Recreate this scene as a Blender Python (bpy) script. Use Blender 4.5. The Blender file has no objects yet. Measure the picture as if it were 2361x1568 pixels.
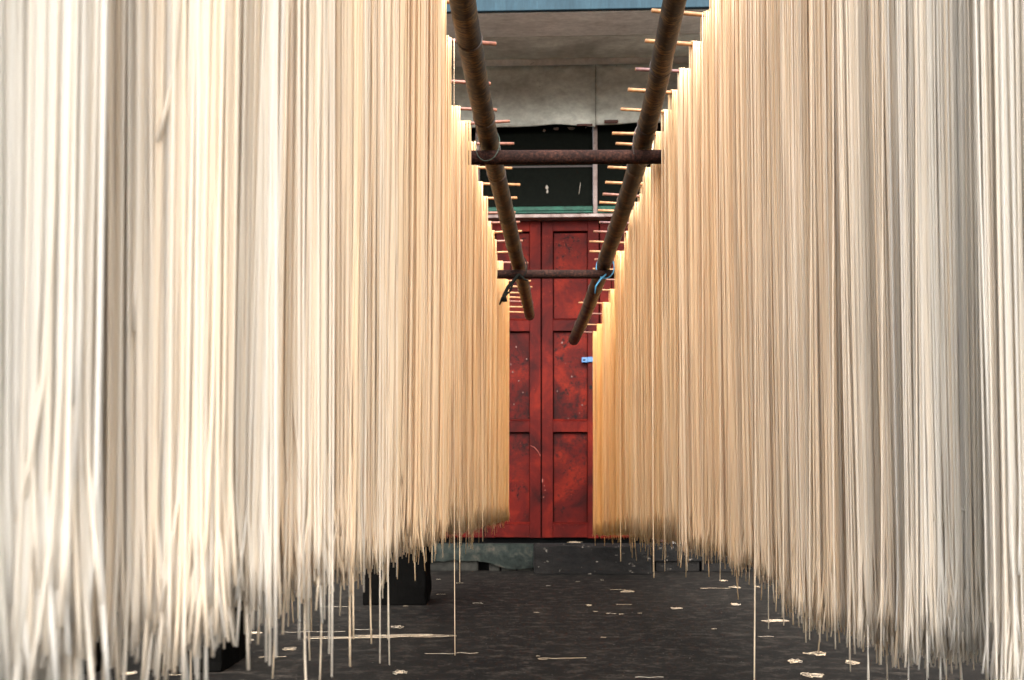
import bpy, bmesh, math, random
import numpy as np
from mathutils import Vector, Matrix, noise

random.seed(7)
rng = np.random.default_rng(7)
R = math.radians
scene = bpy.context.scene
COL = scene.collection

# ------------------------------------------------------------------ camera
EYE = 0.75
cd = bpy.data.cameras.new('camera')
cd.lens = 35; cd.sensor_width = 36; cd.sensor_fit = 'HORIZONTAL'
cd.shift_y = 0.1466
cd.clip_start = 0.05; cd.clip_end = 400
cd.dof.use_dof = True; cd.dof.focus_distance = 2.6; cd.dof.aperture_fstop = 11
cam = bpy.data.objects.new('camera', cd); COL.objects.link(cam)
cam.location = (0, 0, EYE); cam.rotation_euler = (R(90), 0, 0)
scene.camera = cam

# ------------------------------------------------------------------ light
world = bpy.data.worlds.new('World'); scene.world = world; world.use_nodes = True
wn = world.node_tree.nodes; wl = world.node_tree.links
sky = wn.new('ShaderNodeTexSky'); sky.sky_type = 'NISHITA'; sky.sun_disc = False
SUN_EL, SUN_AZ = 42, 180          # sun high, behind the camera and a little to the left
sky.sun_elevation = R(SUN_EL); sky.sun_rotation = R(SUN_AZ)
sky.air_density = 1.0; sky.dust_density = 4.0; sky.ozone_density = 0.6
wn['Background'].inputs['Strength'].default_value = 0.15
hs_ = wn.new('ShaderNodeHueSaturation'); hs_.inputs['Saturation'].default_value = 0.18   # thin overcast: the blue is washed out
wl.new(sky.outputs[0], hs_.inputs['Color']); wl.new(hs_.outputs[0], wn['Background'].inputs[0])
sd = bpy.data.lights.new('sun', 'SUN'); sd.energy = 0.85; sd.angle = R(100); sd.color = (1.0, 0.965, 0.92)
sun = bpy.data.objects.new('sun', sd); COL.objects.link(sun)
az, el = R(SUN_AZ), R(SUN_EL)
dvec = Vector((math.sin(az) * math.cos(el), math.cos(az) * math.cos(el), math.sin(el)))
sun.rotation_euler = dvec.to_track_quat('Z', 'Y').to_euler()
sun.location = dvec * 20
scene.view_settings.view_transform = 'Standard'; scene.view_settings.look = 'None'
scene.view_settings.gamma = 1; scene.view_settings.use_curve_mapping = False
scene.view_settings.exposure = 2.45
scene.cycles.max_bounces = 10; scene.cycles.diffuse_bounces = 8; scene.cycles.transmission_bounces = 4

# photo measurements (2361 px wide view, horizon row 1130) -> metres
F = 2295.3; CX = 1180.5; HZ = 1130.0
def P(px, py, Y):
    return Vector(((px - CX) * Y / F, Y, EYE + (HZ - py) * Y / F))
def ground_at(px, py, z=0.0):
    Y = F * (EYE - z) / (py - HZ)
    return Vector(((px - CX) * Y / F, Y, z))

# ------------------------------------------------------------------ materials
def nt(name):
    m = bpy.data.materials.new(name); m.use_nodes = True
    n = m.node_tree.nodes; l = m.node_tree.links
    return m, n, l, n['Principled BSDF']
def rgb(c): return (c[0], c[1], c[2], 1)
def ramp(n, stops, interp='LINEAR'):
    r = n.new('ShaderNodeValToRGB'); e = r.color_ramp.elements
    r.color_ramp.interpolation = interp
    e[0].position, e[0].color = stops[0][0], rgb(stops[0][1])
    e[1].position, e[1].color = stops[-1][0], rgb(stops[-1][1])
    for p, c in stops[1:-1]:
        x = e.new(p); x.color = rgb(c)
    return r
def g(v): return (v, v, v)
def coords(n, l, scale=(1, 1, 1), kind='Object'):
    tc = n.new('ShaderNodeTexCoord'); mp = n.new('ShaderNodeMapping')
    mp.inputs['Scale'].default_value = scale
    l.new(tc.outputs[kind], mp.inputs[0]); return mp
def tex(n, l, src, scale, detail=5, rough=0.6, dist=0.0):
    t = n.new('ShaderNodeTexNoise'); t.inputs['Scale'].default_value = scale
    t.inputs['Detail'].default_value = detail; t.inputs['Roughness'].default_value = rough
    t.inputs['Distortion'].default_value = dist
    l.new(src.outputs[0], t.inputs['Vector']); return t
def mix(n, l, fac, a, b, mode='MIX'):
    m = n.new('ShaderNodeMix'); m.data_type = 'RGBA'; m.blend_type = mode
    for sock, v in ((m.inputs[0], fac), (m.inputs[6], a), (m.inputs[7], b)):
        if isinstance(v, (int, float)): sock.default_value = v
        elif isinstance(v, tuple): sock.default_value = rgb(v)
        else: l.new(v, sock)
    return m.outputs[2]
def bump(n, l, src, bsdf, strength=0.3, dist=0.01):
    b = n.new('ShaderNodeBump'); b.inputs['Strength'].default_value = strength
    b.inputs['Distance'].default_value = dist
    l.new(src, b.inputs['Height']); l.new(b.outputs[0], bsdf.inputs['Normal'])

def mat_noodle(name='noodle'):
    m, n, l, b = nt(name)
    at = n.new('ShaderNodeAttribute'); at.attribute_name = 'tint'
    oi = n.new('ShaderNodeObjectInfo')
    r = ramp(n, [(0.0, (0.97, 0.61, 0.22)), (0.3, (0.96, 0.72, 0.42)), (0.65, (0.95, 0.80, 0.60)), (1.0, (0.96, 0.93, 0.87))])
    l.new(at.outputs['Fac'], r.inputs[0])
    mp = coords(n, l, (60, 60, 6))
    t = tex(n, l, mp, 1.0, 3)
    rr = ramp(n, [(0.3, g(0.92)), (0.65, g(1.0))]); l.new(t.outputs[0], rr.inputs[0])
    c = mix(n, l, 1.0, r.outputs[0], rr.outputs[0], 'MULTIPLY')
    l.new(c, b.inputs['Base Color'])
    b.inputs['Roughness'].default_value = 0.55
    b.inputs['Specular IOR Level'].default_value = 0.35
    tr = n.new('ShaderNodeBsdfTranslucent'); l.new(c, tr.inputs[0])
    ms = n.new('ShaderNodeMixShader'); ms.inputs[0].default_value = 0.40
    l.new(b.outputs[0], ms.inputs[1]); l.new(tr.outputs[0], ms.inputs[2])
    l.new(ms.outputs[0], n['Material Output'].inputs[0])
    return m

def mat_bamboo_pole():
    m, n, l, b = nt('bamboo_pole_dark')
    mp = coords(n, l, (16, 150, 16)); t = tex(n, l, mp, 1.3, 6, 0.75, 1.2)
    mp2 = coords(n, l, (1, 1, 1)); t2 = tex(n, l, mp2, 14, 6, 0.7)
    mp3 = coords(n, l, (140, 3, 140)); t3 = tex(n, l, mp3, 1.0, 3)
    r = ramp(n, [(0.46, g(0)), (0.56, g(1))]); l.new(t.outputs[0], r.inputs[0])
    r2 = ramp(n, [(0.42, g(0.05)), (0.58, g(1))]); l.new(t2.outputs[0], r2.inputs[0])
    f = mix(n, l, 1.0, r.outputs[0], r2.outputs[0], 'MULTIPLY')
    base = ramp(n, [(0.3, (0.0035, 0.0022, 0.0017)), (0.7, (0.010, 0.0064, 0.0047))]); l.new(t3.outputs[0], base.inputs[0])
    c = mix(n, l, f, base.outputs[0], (0.16, 0.088, 0.026))
    l.new(c, b.inputs['Base Color']); b.inputs['Roughness'].default_value = 0.55; b.inputs['Specular IOR Level'].default_value = 0.2
    bump(n, l, t.outputs[0], b, 0.15, 0.002)
    return m
def mat_stick(name, c1, c2):
    m, n, l, b = nt(name)
    mp = coords(n, l, (6, 120, 120)); t = tex(n, l, mp, 1, 4)
    r = ramp(n, [(0.3, c1), (0.7, c2)]); l.new(t.outputs[0], r.inputs[0])
    mp2 = coords(n, l, (1, 1, 1)); t2 = tex(n, l, mp2, 30, 3)
    r2 = ramp(n, [(0.35, g(0.5)), (0.6, g(1))]); l.new(t2.outputs[0], r2.inputs[0])
    l.new(mix(n, l, 1.0, r.outputs[0], r2.outputs[0], 'MULTIPLY'), b.inputs['Base Color'])
    b.inputs['Roughness'].default_value = 0.5
    return m
def mat_rust():
    m, n, l, b = nt('rusty_pipe')
    mp = coords(n, l); t = tex(n, l, mp, 110, 6, 0.75); t2 = tex(n, l, mp, 9, 4)
    r = ramp(n, [(0.38, (0.006, 0.0036, 0.003)), (0.52, (0.024, 0.010, 0.007)), (0.68, (0.065, 0.026, 0.017))]); l.new(t.outputs[0], r.inputs[0])
    r2 = ramp(n, [(0.35, g(0.55)), (0.65, g(1.1))]); l.new(t2.outputs[0], r2.inputs[0])
    l.new(mix(n, l, 1.0, r.outputs[0], r2.outputs[0], 'MULTIPLY'), b.inputs['Base Color'])
    b.inputs['Roughness'].default_value = 0.85; b.inputs['Specular IOR Level'].default_value = 0.1
    bump(n, l, t.outputs[0], b, 0.9, 0.003)
    return m
def mat_red(name='red_paint', offs=0.0, grime=1.0):
    m, n, l, b = nt(name)
    mp = coords(n, l, (1, 1, 1)); mp.inputs['Location'].default_value = (offs, offs, offs)
    t1 = tex(n, l, mp, 2.2, 6, 0.62, 0.6)
    t2 = tex(n, l, mp, 26, 5, 0.7)
    t3 = tex(n, l, mp, 60, 2, 0.5)
    r1 = ramp(n, [(0.33, (0.014, 0.0011, 0.0008)), (0.5, (0.050, 0.0026, 0.0014)), (0.68, (0.115, 0.0075, 0.0026))]); l.new(t1.outputs[0], r1.inputs[0])
    # grime: dark blotches that gather in two bands, as on the real leaf
    t4 = tex(n, l, mp, 3.2, 5, 0.7)
    rg = ramp(n, [(0.50, g(0)), (0.62, g(1))]); l.new(t2.outputs[0], rg.inputs[0])
    rb = ramp(n, [(0.46, g(0)), (0.60, g(1))]); l.new(t4.outputs[0], rb.inputs[0])
    gr = mix(n, l, 1.0, rg.outputs[0], rb.outputs[0], 'MULTIPLY')
    # old dirt rubbed into the hand-height part of the leaves
    sp = n.new('ShaderNodeSeparateXYZ'); tcz = n.new('ShaderNodeTexCoord'); l.new(tcz.outputs['Object'], sp.inputs[0])
    rz = ramp(n, [(0.20, g(0)), (0.36, g(0.7)), (0.52, g(0.75)), (0.66, g(0.25))])
    mr = n.new('ShaderNodeMath'); mr.operation = 'DIVIDE'; mr.inputs[1].default_value = 3.2; l.new(sp.outputs[2], mr.inputs[0]); l.new(mr.outputs[0], rz.inputs[0])
    t5 = tex(n, l, mp, 12, 9, 0.82); r5 = ramp(n, [(0.44, g(0)), (0.58, g(1))]); l.new(t5.outputs[0], r5.inputs[0])
    gz = mix(n, l, 1.0, r5.outputs[0], rz.outputs[0], 'MULTIPLY')
    gr = mix(n, l, 1.0, gr, gz, 'ADD')
    gr = mix(n, l, 1.0, gr, g(grime), 'MULTIPLY')
    c = mix(n, l, gr, r1.outputs[0], (0.006, 0.002, 0.0018))
    vo = n.new('ShaderNodeTexVoronoi'); vo.inputs['Scale'].default_value = 42; l.new(mp.outputs[0], vo.inputs['Vector'])
    rv = ramp(n, [(0.10, g(1)), (0.16, g(0))]); l.new(vo.outputs['Distance'], rv.inputs[0])
    rs = ramp(n, [(0.52, g(0)), (0.60, g(1))]); l.new(t4.outputs[0], rs.inputs[0])
    fl = mix(n, l, 1.0, rv.outputs[0], rs.outputs[0], 'MULTIPLY')
    c = mix(n, l, fl, c, (0.16, 0.030, 0.014))
    l.new(c, b.inputs['Base Color']); b.inputs['Roughness'].default_value = 0.65; b.inputs['Specular IOR Level'].default_value = 0.08
    bump(n, l, t2.outputs[0], b, 0.25, 0.003)
    return m
def mat_rough(name, c1, c2, scale=4, rough=0.85, c3=None, spots=0.0, flecks=0.0, streak=(1, 1, 1), bs=0.3, p=(0.35, 0.65)):
    m, n, l, b = nt(name)
    mp = coords(n, l, streak); t = tex(n, l, mp, scale, 7, 0.65, 0.3)
    st = [(p[0], c1), (p[1], c2)]
    if c3: st = [(p[0], c1), ((p[0] + p[1]) / 2, c2), (p[1], c3)]
    r = ramp(n, st); l.new(t.outputs[0], r.inputs[0])
    c = r.outputs[0]
    t2 = tex(n, l, mp, scale * 9, 6, 0.7)
    r2 = ramp(n, [(0.3, g(0.72)), (0.7, g(1.08))]); l.new(t2.outputs[0], r2.inputs[0])
    c = mix(n, l, 1.0, c, r2.outputs[0], 'MULTIPLY')
    if spots:
        t3 = tex(n, l, mp, 14, 5, 0.8)
        r3 = ramp(n, [(0.66, g(0)), (0.72, g(spots))]); l.new(t3.outputs[0], r3.inputs[0])
        c = mix(n, l, r3.outputs[0], c, (0.03, 0.025, 0.02))
    if flecks:
        t6 = tex(n, l, mp, 17, 3, 0.6); r6 = ramp(n, [(0.66, g(0)), (0.70, g(flecks))]); l.new(t6.outputs[0], r6.inputs[0])
        c = mix(n, l, r6.outputs[0], c, (0.20, 0.17, 0.14))
    l.new(c, b.inputs['Base Color']); b.inputs['Roughness'].default_value = rough
    b.inputs['Specular IOR Level'].default_value = 0.2
    if bs: bump(n, l, t2.outputs[0], b, bs, 0.006)
    return m
def mat_ground():
    m, n, l, b = nt('yard_ground')
    mp = coords(n, l, (1, 1, 1)); mps = coords(n, l, (1.0, 1.15, 1))
    t1 = tex(n, l, mp, 1.3, 6, 0.6, 0.4); t2 = tex(n, l, mps, 9.0, 12, 0.8, 0.2); t3 = tex(n, l, mp, 55, 5, 0.7)
    r1 = ramp(n, [(0.3, (0.0030, 0.0025, 0.0020)), (0.7, (0.0078, 0.0066, 0.0052))]); l.new(t1.outputs[0], r1.inputs[0])
    r2 = ramp(n, [(0.50, g(0)), (0.72, g(1))]); l.new(t2.outputs[0], r2.inputs[0])
    c = mix(n, l, r2.outputs[0], r1.outputs[0], (0.056, 0.046, 0.037))
    r3 = ramp(n, [(0.32, g(0.4)), (0.66, g(1.6))]); l.new(t3.outputs[0], r3.inputs[0])
    c = mix(n, l, 1.0, c, r3.outputs[0], 'MULTIPLY')
    t5 = tex(n, l, mp, 90, 2, 0.5)
    r5 = ramp(n, [(0.735, g(0)), (0.76, g(1))]); l.new(t5.outputs[0], r5.inputs[0])
    c = mix(n, l, r5.outputs[0], c, (0.34, 0.31, 0.26))
    l.new(c, b.inputs['Base Color']); b.inputs['Roughness'].default_value = 0.85
    b.inputs['Specular IOR Level'].default_value = 0.1
    bump(n, l, t3.outputs[0], b, 0.35, 0.004)
    return m
def mat_plain(name, c, rough=0.7, spec=0.5):
    m, n, l, b = nt(name)
    mp = coords(n, l); t = tex(n, l, mp, 40, 4)
    r = ramp(n, [(0.3, tuple(v * 0.75 for v in c)), (0.7, tuple(min(1, v * 1.15) for v in c))]); l.new(t.outputs[0], r.inputs[0])
    l.new(r.outputs[0], b.inputs['Base Color']); b.inputs['Roughness'].default_value = rough
    b.inputs['Specular IOR Level'].default_value = spec
    return m

M = dict(
    noodle=mat_noodle(), pole=mat_bamboo_pole(), rust=mat_rust(),
    stick_tan=mat_stick('stick_tan', (0.24, 0.105, 0.036), (0.38, 0.185, 0.07)),
    stick_red=mat_stick('stick_reddish', (0.12, 0.042, 0.025), (0.24, 0.09, 0.052)),
    stick_dark=mat_stick('stick_dark', (0.08, 0.035, 0.032), (0.19, 0.085, 0.075)),
    red=mat_red(grime=.28), red2=mat_red('red_paint_panel', 3.7), scratch=mat_plain('scratched_paint', (0.22, 0.05, 0.035), 0.7),
    ground=mat_ground(),
    step_moss=mat_rough('step_mossy_render', (0.006, 0.0075, 0.0062), (0.015, 0.020, 0.0165), 7, 0.9, c3=(0.050, 0.045, 0.034), bs=0.5),
    step_dark=mat_rough('step_dark_stone', (0.0028, 0.0025, 0.0022), (0.0095, 0.008, 0.0066), 5, 0.9, bs=0.9, flecks=0.8, streak=(1, 1, 1.8)),
    stone=mat_rough('old_stone', (0.010, 0.010, 0.008), (0.028, 0.026, 0.021), 6, 0.9, bs=0.5),
    block=mat_plain('block_black', (0.0028, 0.0026, 0.0023), 0.95, 0.03),
    wall=mat_rough('house_plaster', (0.20, 0.19, 0.17), (0.32, 0.30, 0.27), 1.5, 0.9, spots=0.5),
    board=mat_rough('grey_board', (0.42, 0.41, 0.36), (0.84, 0.87, 0.78), 1.3, 0.6, spots=0.9, bs=0.1, streak=(1, 1, 1.6)),
    cove=mat_rough('grey_cove', (0.55, 0.54, 0.50), (0.80, 0.79, 0.74), 1.6, 0.8, spots=0.7, bs=0.12),
    blue=mat_rough('blue_fascia', (0.010, 0.030, 0.044), (0.018, 0.045, 0.062), 1.6, 0.7, spots=0.6, bs=0.1, streak=(4, 1, .6)),
    glass=mat_plain('dark_pane', (0.005, 0.006, 0.0045), 0.9, 0.05),  # opaque near-black panes stand in for the unlit room behind the glass
    green=mat_rough('green_paint', (0.006, 0.035, 0.022), (0.015, 0.10, 0.062), 9, 0.5),
    pink=mat_rough('pinkish_frame', (0.20, 0.14, 0.12), (0.38, 0.30, 0.27), 10, 0.7, spots=0.8),
    darkred=mat_plain('dark_red_frame', (0.06, 0.010, 0.010), 0.5),
    black=mat_plain('black_recess', (0.006, 0.006, 0.006), 0.9, 0.1),
    hasp=mat_plain('blue_painted_hasp', (0.001, 0.065, 0.17), 0.4),
    iron=mat_plain('old_iron', (0.05, 0.035, 0.03), 0.6),
    brown=mat_plain('brown_edge', (0.09, 0.030, 0.020), 0.6),
    tie_blue=mat_plain('blue_string', (0.03, 0.16, 0.26), 0.5),
    tie_dark=mat_plain('dark_rag', (0.010, 0.011, 0.009), 0.95, .05),
    tie_green=mat_plain('green_cord', (0.02, 0.035, 0.02), 0.6),
    tie_grey=mat_plain('grey_cord', (0.12, 0.10, 0.09), 0.6),
    flake=mat_plain('pale_flake', (0.34, 0.29, 0.24), 0.8),
    roof=mat_rough('roof_sheet', (0.10, 0.09, 0.08), (0.18, 0.15, 0.13), 2, 0.9),
)

# ------------------------------------------------------------------ helpers
def tag(o, label=None, cat=None, group=None, kind=None):
    if label: o['label'] = label
    if cat: o['category'] = cat
    if group: o['group'] = group
    if kind: o['kind'] = kind
    return o
def empty(name, loc, rz=0):
    o = bpy.data.objects.new(name, None); COL.objects.link(o)
    o.empty_display_size = 0.1
    o.location = loc; o.rotation_euler = (0, 0, rz); return o
def mesh_obj(name, bm, mat, parent=None, smooth=False):
    me = bpy.data.meshes.new(name)
    if isinstance(bm, bmesh.types.BMesh):
        bm.normal_update(); bm.to_mesh(me); bm.free()
    else:
        v, f = bm; me.from_pydata(v, [], f)
    me.materials.append(mat)
    if smooth: me.polygons.foreach_set('use_smooth', [True] * len(me.polygons))
    o = bpy.data.objects.new(name, me); COL.objects.link(o)
    if parent: o.parent = parent
    return o
def box(x0, x1, y0, y1, z0, z1, bevel=0.0, seg=1, jit=0.0, bm=None):
    own = bm is None
    bm = bm or bmesh.new()
    r = bmesh.ops.create_cube(bm, size=1)
    vs = r['verts']
    for v in vs:
        v.co = Vector(((x0 + x1) / 2 + v.co.x * (x1 - x0), (y0 + y1) / 2 + v.co.y * (y1 - y0), (z0 + z1) / 2 + v.co.z * (z1 - z0)))
        if jit: v.co += Vector((random.uniform(-jit, jit), random.uniform(-jit, jit), random.uniform(-jit, jit)))
    if bevel:
        es = list({e for v in vs for e in v.link_edges})
        bmesh.ops.bevel(bm, geom=es, offset=bevel, segments=seg, affect='EDGES', profile=0.6)
    return bm
def rough_block(x0, x1, y0, y1, z0, z1, amp=0.02, cuts=9, sc=5.0, bevel=0.03):
    bm = box(x0, x1, y0, y1, z0, z1, bevel, 2)
    bmesh.ops.subdivide_edges(bm, edges=[e for e in bm.edges if e.calc_length() > 0.1], cuts=cuts, use_grid_fill=True)
    for v in bm.verts:
        d = noise.noise_vector(v.co * sc) * amp + noise.noise_vector(v.co * sc * 4) * amp * 0.35
        if v.co.z < z0 + 0.01: d.z = 0
        v.co += d
    return bm
def tube(pts, radii, sides=10, cap=True, e1=None):
    """list of Vector -> (verts, faces)"""
    n = len(pts); V = []; Fc = []
    if not hasattr(radii, '__len__'): radii = [radii] * n
    prev = e1
    for i in range(n):
        t = (pts[min(i + 1, n - 1)] - pts[max(i - 1, 0)]).normalized()
        a = prev if prev is not None else (Vector((0, 0, 1)) if abs(t.z) < .9 else Vector((1, 0, 0)))
        u = (a - t * a.dot(t)).normalized(); w = t.cross(u); prev = u
        for k in range(sides):
            an = 2 * math.pi * k / sides
            V.append(pts[i] + (u * math.cos(an) + w * math.sin(an)) * radii[i])
    for i in range(n - 1):
        for k in range(sides):
            k2 = (k + 1) % sides
            Fc.append((i * sides + k, i * sides + k2, (i + 1) * sides + k2, (i + 1) * sides + k))
    if cap:
        Fc.append(tuple(range(sides - 1, -1, -1))); Fc.append(tuple((n - 1) * sides + k for k in range(sides)))
    return V, Fc
def join(parts):
    V = []; Fc = []
    for v, f in parts:
        o = len(V); V += list(v); Fc += [tuple(i + o for i in q) for q in f]
    return V, Fc

# ------------------------------------------------------------------ ground
bm = bmesh.new()
bmesh.ops.create_grid(bm, x_segments=60, y_segments=60, size=90)
mesh_obj('ground', bm, M['ground']); tag(bpy.data.objects['ground'], kind='structure')

# ------------------------------------------------------------------ house
# local frame: x along the front, y into the house, origin on the ground below the seam of the red doors
DY = 9.5
hx = P(1248, HZ, DY).x
house = empty('house', (hx, DY, 0), R(-2.2))
tag(house, 'old plastered house front with tall red folding doors, dark transom and blue fascia', 'house')
def HP(px, py, y=0.0):
    """local coordinates on the plane y=const of the house seen at a photo position"""
    a = house.rotation_euler.z
    ray = Vector(((px - CX) / F, 1, (HZ - py) / F))
    nrm = Vector((-math.sin(a), math.cos(a), 0))
    o = Vector((hx, DY, 0)) + nrm * y
    cam0 = Vector((0, 0, EYE))
    t = (o - cam0).dot(nrm) / ray.dot(nrm)
    w = cam0 + ray * t - Vector((hx, DY, 0))
    return Vector((w.x * math.cos(a) + w.y * math.sin(a), y, w.z))
def hpart(name, bm, mat, parent=None, label=None, kind=None, smooth=False):
    o = mesh_obj(name, bm, mat, parent or house, smooth)
    if label: o['label'] = label
    if kind: o['kind'] = kind
    return o
zb = HP(1248, 1240).z            # bottom edge of the door leaves
zt = HP(1248, 509).z             # top edge
lw = HP(1382, 1000).x            # leaf width
STEP = 0.258
print('door', zb, zt, lw)
# leaves
rows_px = [(533, 738, ), (763, 971), (996, 1209)]
rows = [(HP(1248, b).z, HP(1248, a).z) for a, b in rows_px]
doors = []
for k in range(-2, 2):
    x0 = k * lw + 0.006; x1 = (k + 1) * lw - 0.006
    lab = {-1: 'red door leaf left of the central seam with a white scratch', 0: 'red door leaf right of the central seam carrying the blue hasp'}.get(k)
    leaf = empty('door_leaf', (0, 0, 0)); leaf.parent = house
    if lab: leaf['label'] = lab
    doors.append(leaf)
    st = 0.105
    dep = random.uniform(0.0, 0.006)
    for (a, b_) in ((x0, x0 + st), (x1 - st, x1)):
        hpart('stile', box(a, b_, dep, dep + 0.045, zb + random.uniform(-.004, .004), zt, 0.003), M['red'], leaf)
    ys = [zb] + [v for r_ in reversed(rows) for v in r_] + [zt]
    for i in range(0, 8, 2):
        hpart('rail', box(x0 + st + .001, x1 - st - .001, dep + .002, dep + 0.043, ys[i] + (0.004 if i == 0 else 0), ys[i + 1], 0.002), M['red'], leaf)
    for (za, zc) in rows:
        hpart('door_panel', box(x0 + st + .008, x1 - st - .002, dep + .036, dep + .046, za + .001, zc - .010, .003), M['red2'], leaf)
        # sloping weather ledge under each panel and a thin bead round it
        b2 = bmesh.new()
        v = [b2.verts.new(c) for c in ((x0 + st, dep + .001, za + .001), (x1 - st, dep + .001, za + .001), (x1 - st, dep + .034, za + .022), (x0 + st, dep + .034, za + .022), (x0 + st, dep + .034, za + .001), (x1 - st, dep + .034, za + .001))]
        for f in ((0, 1, 2, 3), (1, 5, 2), (0, 3, 4), (0, 4, 5, 1)): b2.faces.new([v[q] for q in f])
        hpart('panel_ledge', b2, M['red'], leaf)
right_leaf, left_leaf = doors[2], doors[1]
# scratch and flaked paint on the leaves
def flake(px, py, w, h, y, mat, parent, ang=0, nm='paint_flake'):
    c = HP(px, py, y); n_ = 9
    b2 = bmesh.new(); vs = []
    for k in range(n_):
        a = 2 * math.pi * k / n_; rr = random.uniform(.6, 1.1)
        x = math.cos(a) * w / 2 * rr; z = math.sin(a) * h / 2 * rr
        vs.append(b2.verts.new((c.x + x * math.cos(ang) - z * math.sin(ang), c.y - .0015, c.z + x * math.sin(ang) + z * math.cos(ang))))
    b2.faces.new(vs)
    r_ = bmesh.ops.extrude_face_region(b2, geom=b2.faces[:])
    for e in r_['geom']:
        if isinstance(e, bmesh.types.BMVert): e.co.y += .0012
    bmesh.ops.recalc_face_normals(b2, faces=b2.faces)
    return hpart(nm, b2, mat, parent)
pts = [HP(a, b_, -0.0015) for a, b_ in ((1222, 1027), (1232, 1031), (1240, 1040), (1246, 1052))]
o = hpart('scratch', tube(pts, [0.0015, .004, .003, .0015], 4), M['scratch'], left_leaf)
for (a, b_, w, h) in ((1251, 1108, .012, .045), (1257, 1130, .014, .010), (1253, 1146, .010, .016), (1255, 1120, .006, .012)):
    flake(a, b_, w, h, -.003, M['scratch'], right_leaf, random.uniform(-.5, .5))
for (a, b_) in ((1178, 840), (1190, 800), (1196, 878), (1206, 905), (1185, 932), (1214, 828), (1182, 858), (1304, 838), (1310, 965), (1336, 952), (1285, 902), (1318, 868), (1342, 934), (1296, 790)):
    flake(a, b_, random.uniform(.008, .02), random.uniform(.01, .025), .028, mat_red_chip if False else M['brown'], left_leaf if a < 1248 else right_leaf)
# hasp, lock plate, hole
pc = HP(1341, 830, 0); h0 = HP(1341, 836).z; h1 = HP(1341, 824).z; hx1 = HP(1353, 830).x
bmh = box(pc.x, hx1 + .01, -.012, -.007, h0, h1, .004, 2)
hs = hpart('hasp', bmh, M['hasp'], right_leaf, 'bright blue painted hasp near the edge of the door leaf')
hpart('hasp_hinge', box(hx1 + .006, HP(1376, 830).x, -.016, -.0015, h0 + .003, h1 + .003, .003), M['hasp'], right_leaf)
c = HP(1347, 830, -.0125)
hpart('hasp_slot', box(c.x - .011, c.x + .011, -.0135, -.0122, c.z - .007, c.z + .007, .0), M['black'], right_leaf)
c = HP(1362.7, 893); rr = .019
b2 = bmesh.new(); bmesh.ops.create_circle(b2, cap_ends=True, radius=rr, segments=18, matrix=Matrix.Translation((c.x, -.0015, c.z)) @ Matrix.Rotation(R(90), 4, 'X'))
hpart('keyhole', b2, M['black'], right_leaf)
a0 = HP(1366, 880, 0); a1 = HP(1376, 842, 0)
hpart('lock_plate', box(a0.x, a1.x, -.006, -.0012, a0.z, a1.z, .001), M['iron'], right_leaf)
# frame round the door
fl, fr = -2 * lw - .02, 2 * lw + .02
hpart('door_frame', box(fl - .09, fl, -.03, .12, STEP, zt + .02, .004), M['darkred'])
hpart('door_frame', box(fr, fr + .09, -.03, .12, STEP, zt + .02, .004), M['darkred'])
hpart('door_frame', box(fl - .09, fr + .09, -.035, .12, zt + .022, zt + .055, .004), M['darkred'])
hpart('recess', box(fl - .08, fr + .08, .125, .16, STEP - .02, zt + .02), M['black'])  # black backing stands in for shadow in leaf gaps and panel grooves
# transom
LEDGE_Y = -.12
l0, l1 = HP(1248, 501, LEDGE_Y).z, HP(1248, 493.5, LEDGE_Y).z
hpart('transom_ledge', box(fl - .3, fr + .3, LEDGE_Y, .10, l0, l1, .006, 2), M['pink'])
tz0 = l1; tz1 = HP(1248, 288, -.06).z + .25
g0, g1 = HP(1248, 492, -.02).z, HP(1248, 487.5, -.02).z
g2 = HP(1248, 476, .0).z
tr = empty('transom', (0, 0, 0)); tr.parent = house
hpart('sash_rail', box(fl - .09, fr + .09, -.03, .02, max(g0, tz0 + .001), g1, .003), M['green'], tr)
hpart('sash_rail', box(fl - .09, fr + .09, .0, .03, g1 + .012, g2, .004), M['green'], tr)
px_m = [1372.5]
mx = HP(1372.5, 400, -.04).x
mw = (HP(1377.5, 400, -.04).x - HP(1368, 400, -.04).x) / 2
hpart('mullion', box(mx - mw, mx + mw, -.05, .03, tz0 + .001, tz1, .003), M['pink'], tr)
hpart('mullion', box(mx - 1.12 - mw, mx - 1.12 + mw, -.05, .03, tz0 + .001, tz1, .003), M['pink'], tr)
for (a, b_) in ((fl - .09, mx - 1.12 - mw - .001), (mx - 1.12 + mw + .001, mx - mw - .001), (mx + mw + .001, fr + .09)):
    hpart('pane', box(a, b_, .012, .02, g2 + .002, tz1), M['glass'], tr)
hpart('sash_rail', box(mx - 1.12 + mw + .002, mx - mw - .002, .002, .010, HP(1248, 386, .0).z, HP(1248, 382, 0).z), M['iron'], tr)
for (px, py, w, h) in ((1255, 301, .035, .03), (1283, 297, .06, .035), (1318, 296, .09, .03), (1351, 294, .02, .02), (1261, 433, .03, .05), (1262, 441, .02, .045), (1337, 433, .006, .13)):
    flake(px, py, w, h, .011, M['flake'], tr, random.uniform(-.2, .2), 'peeling_paint')
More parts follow.
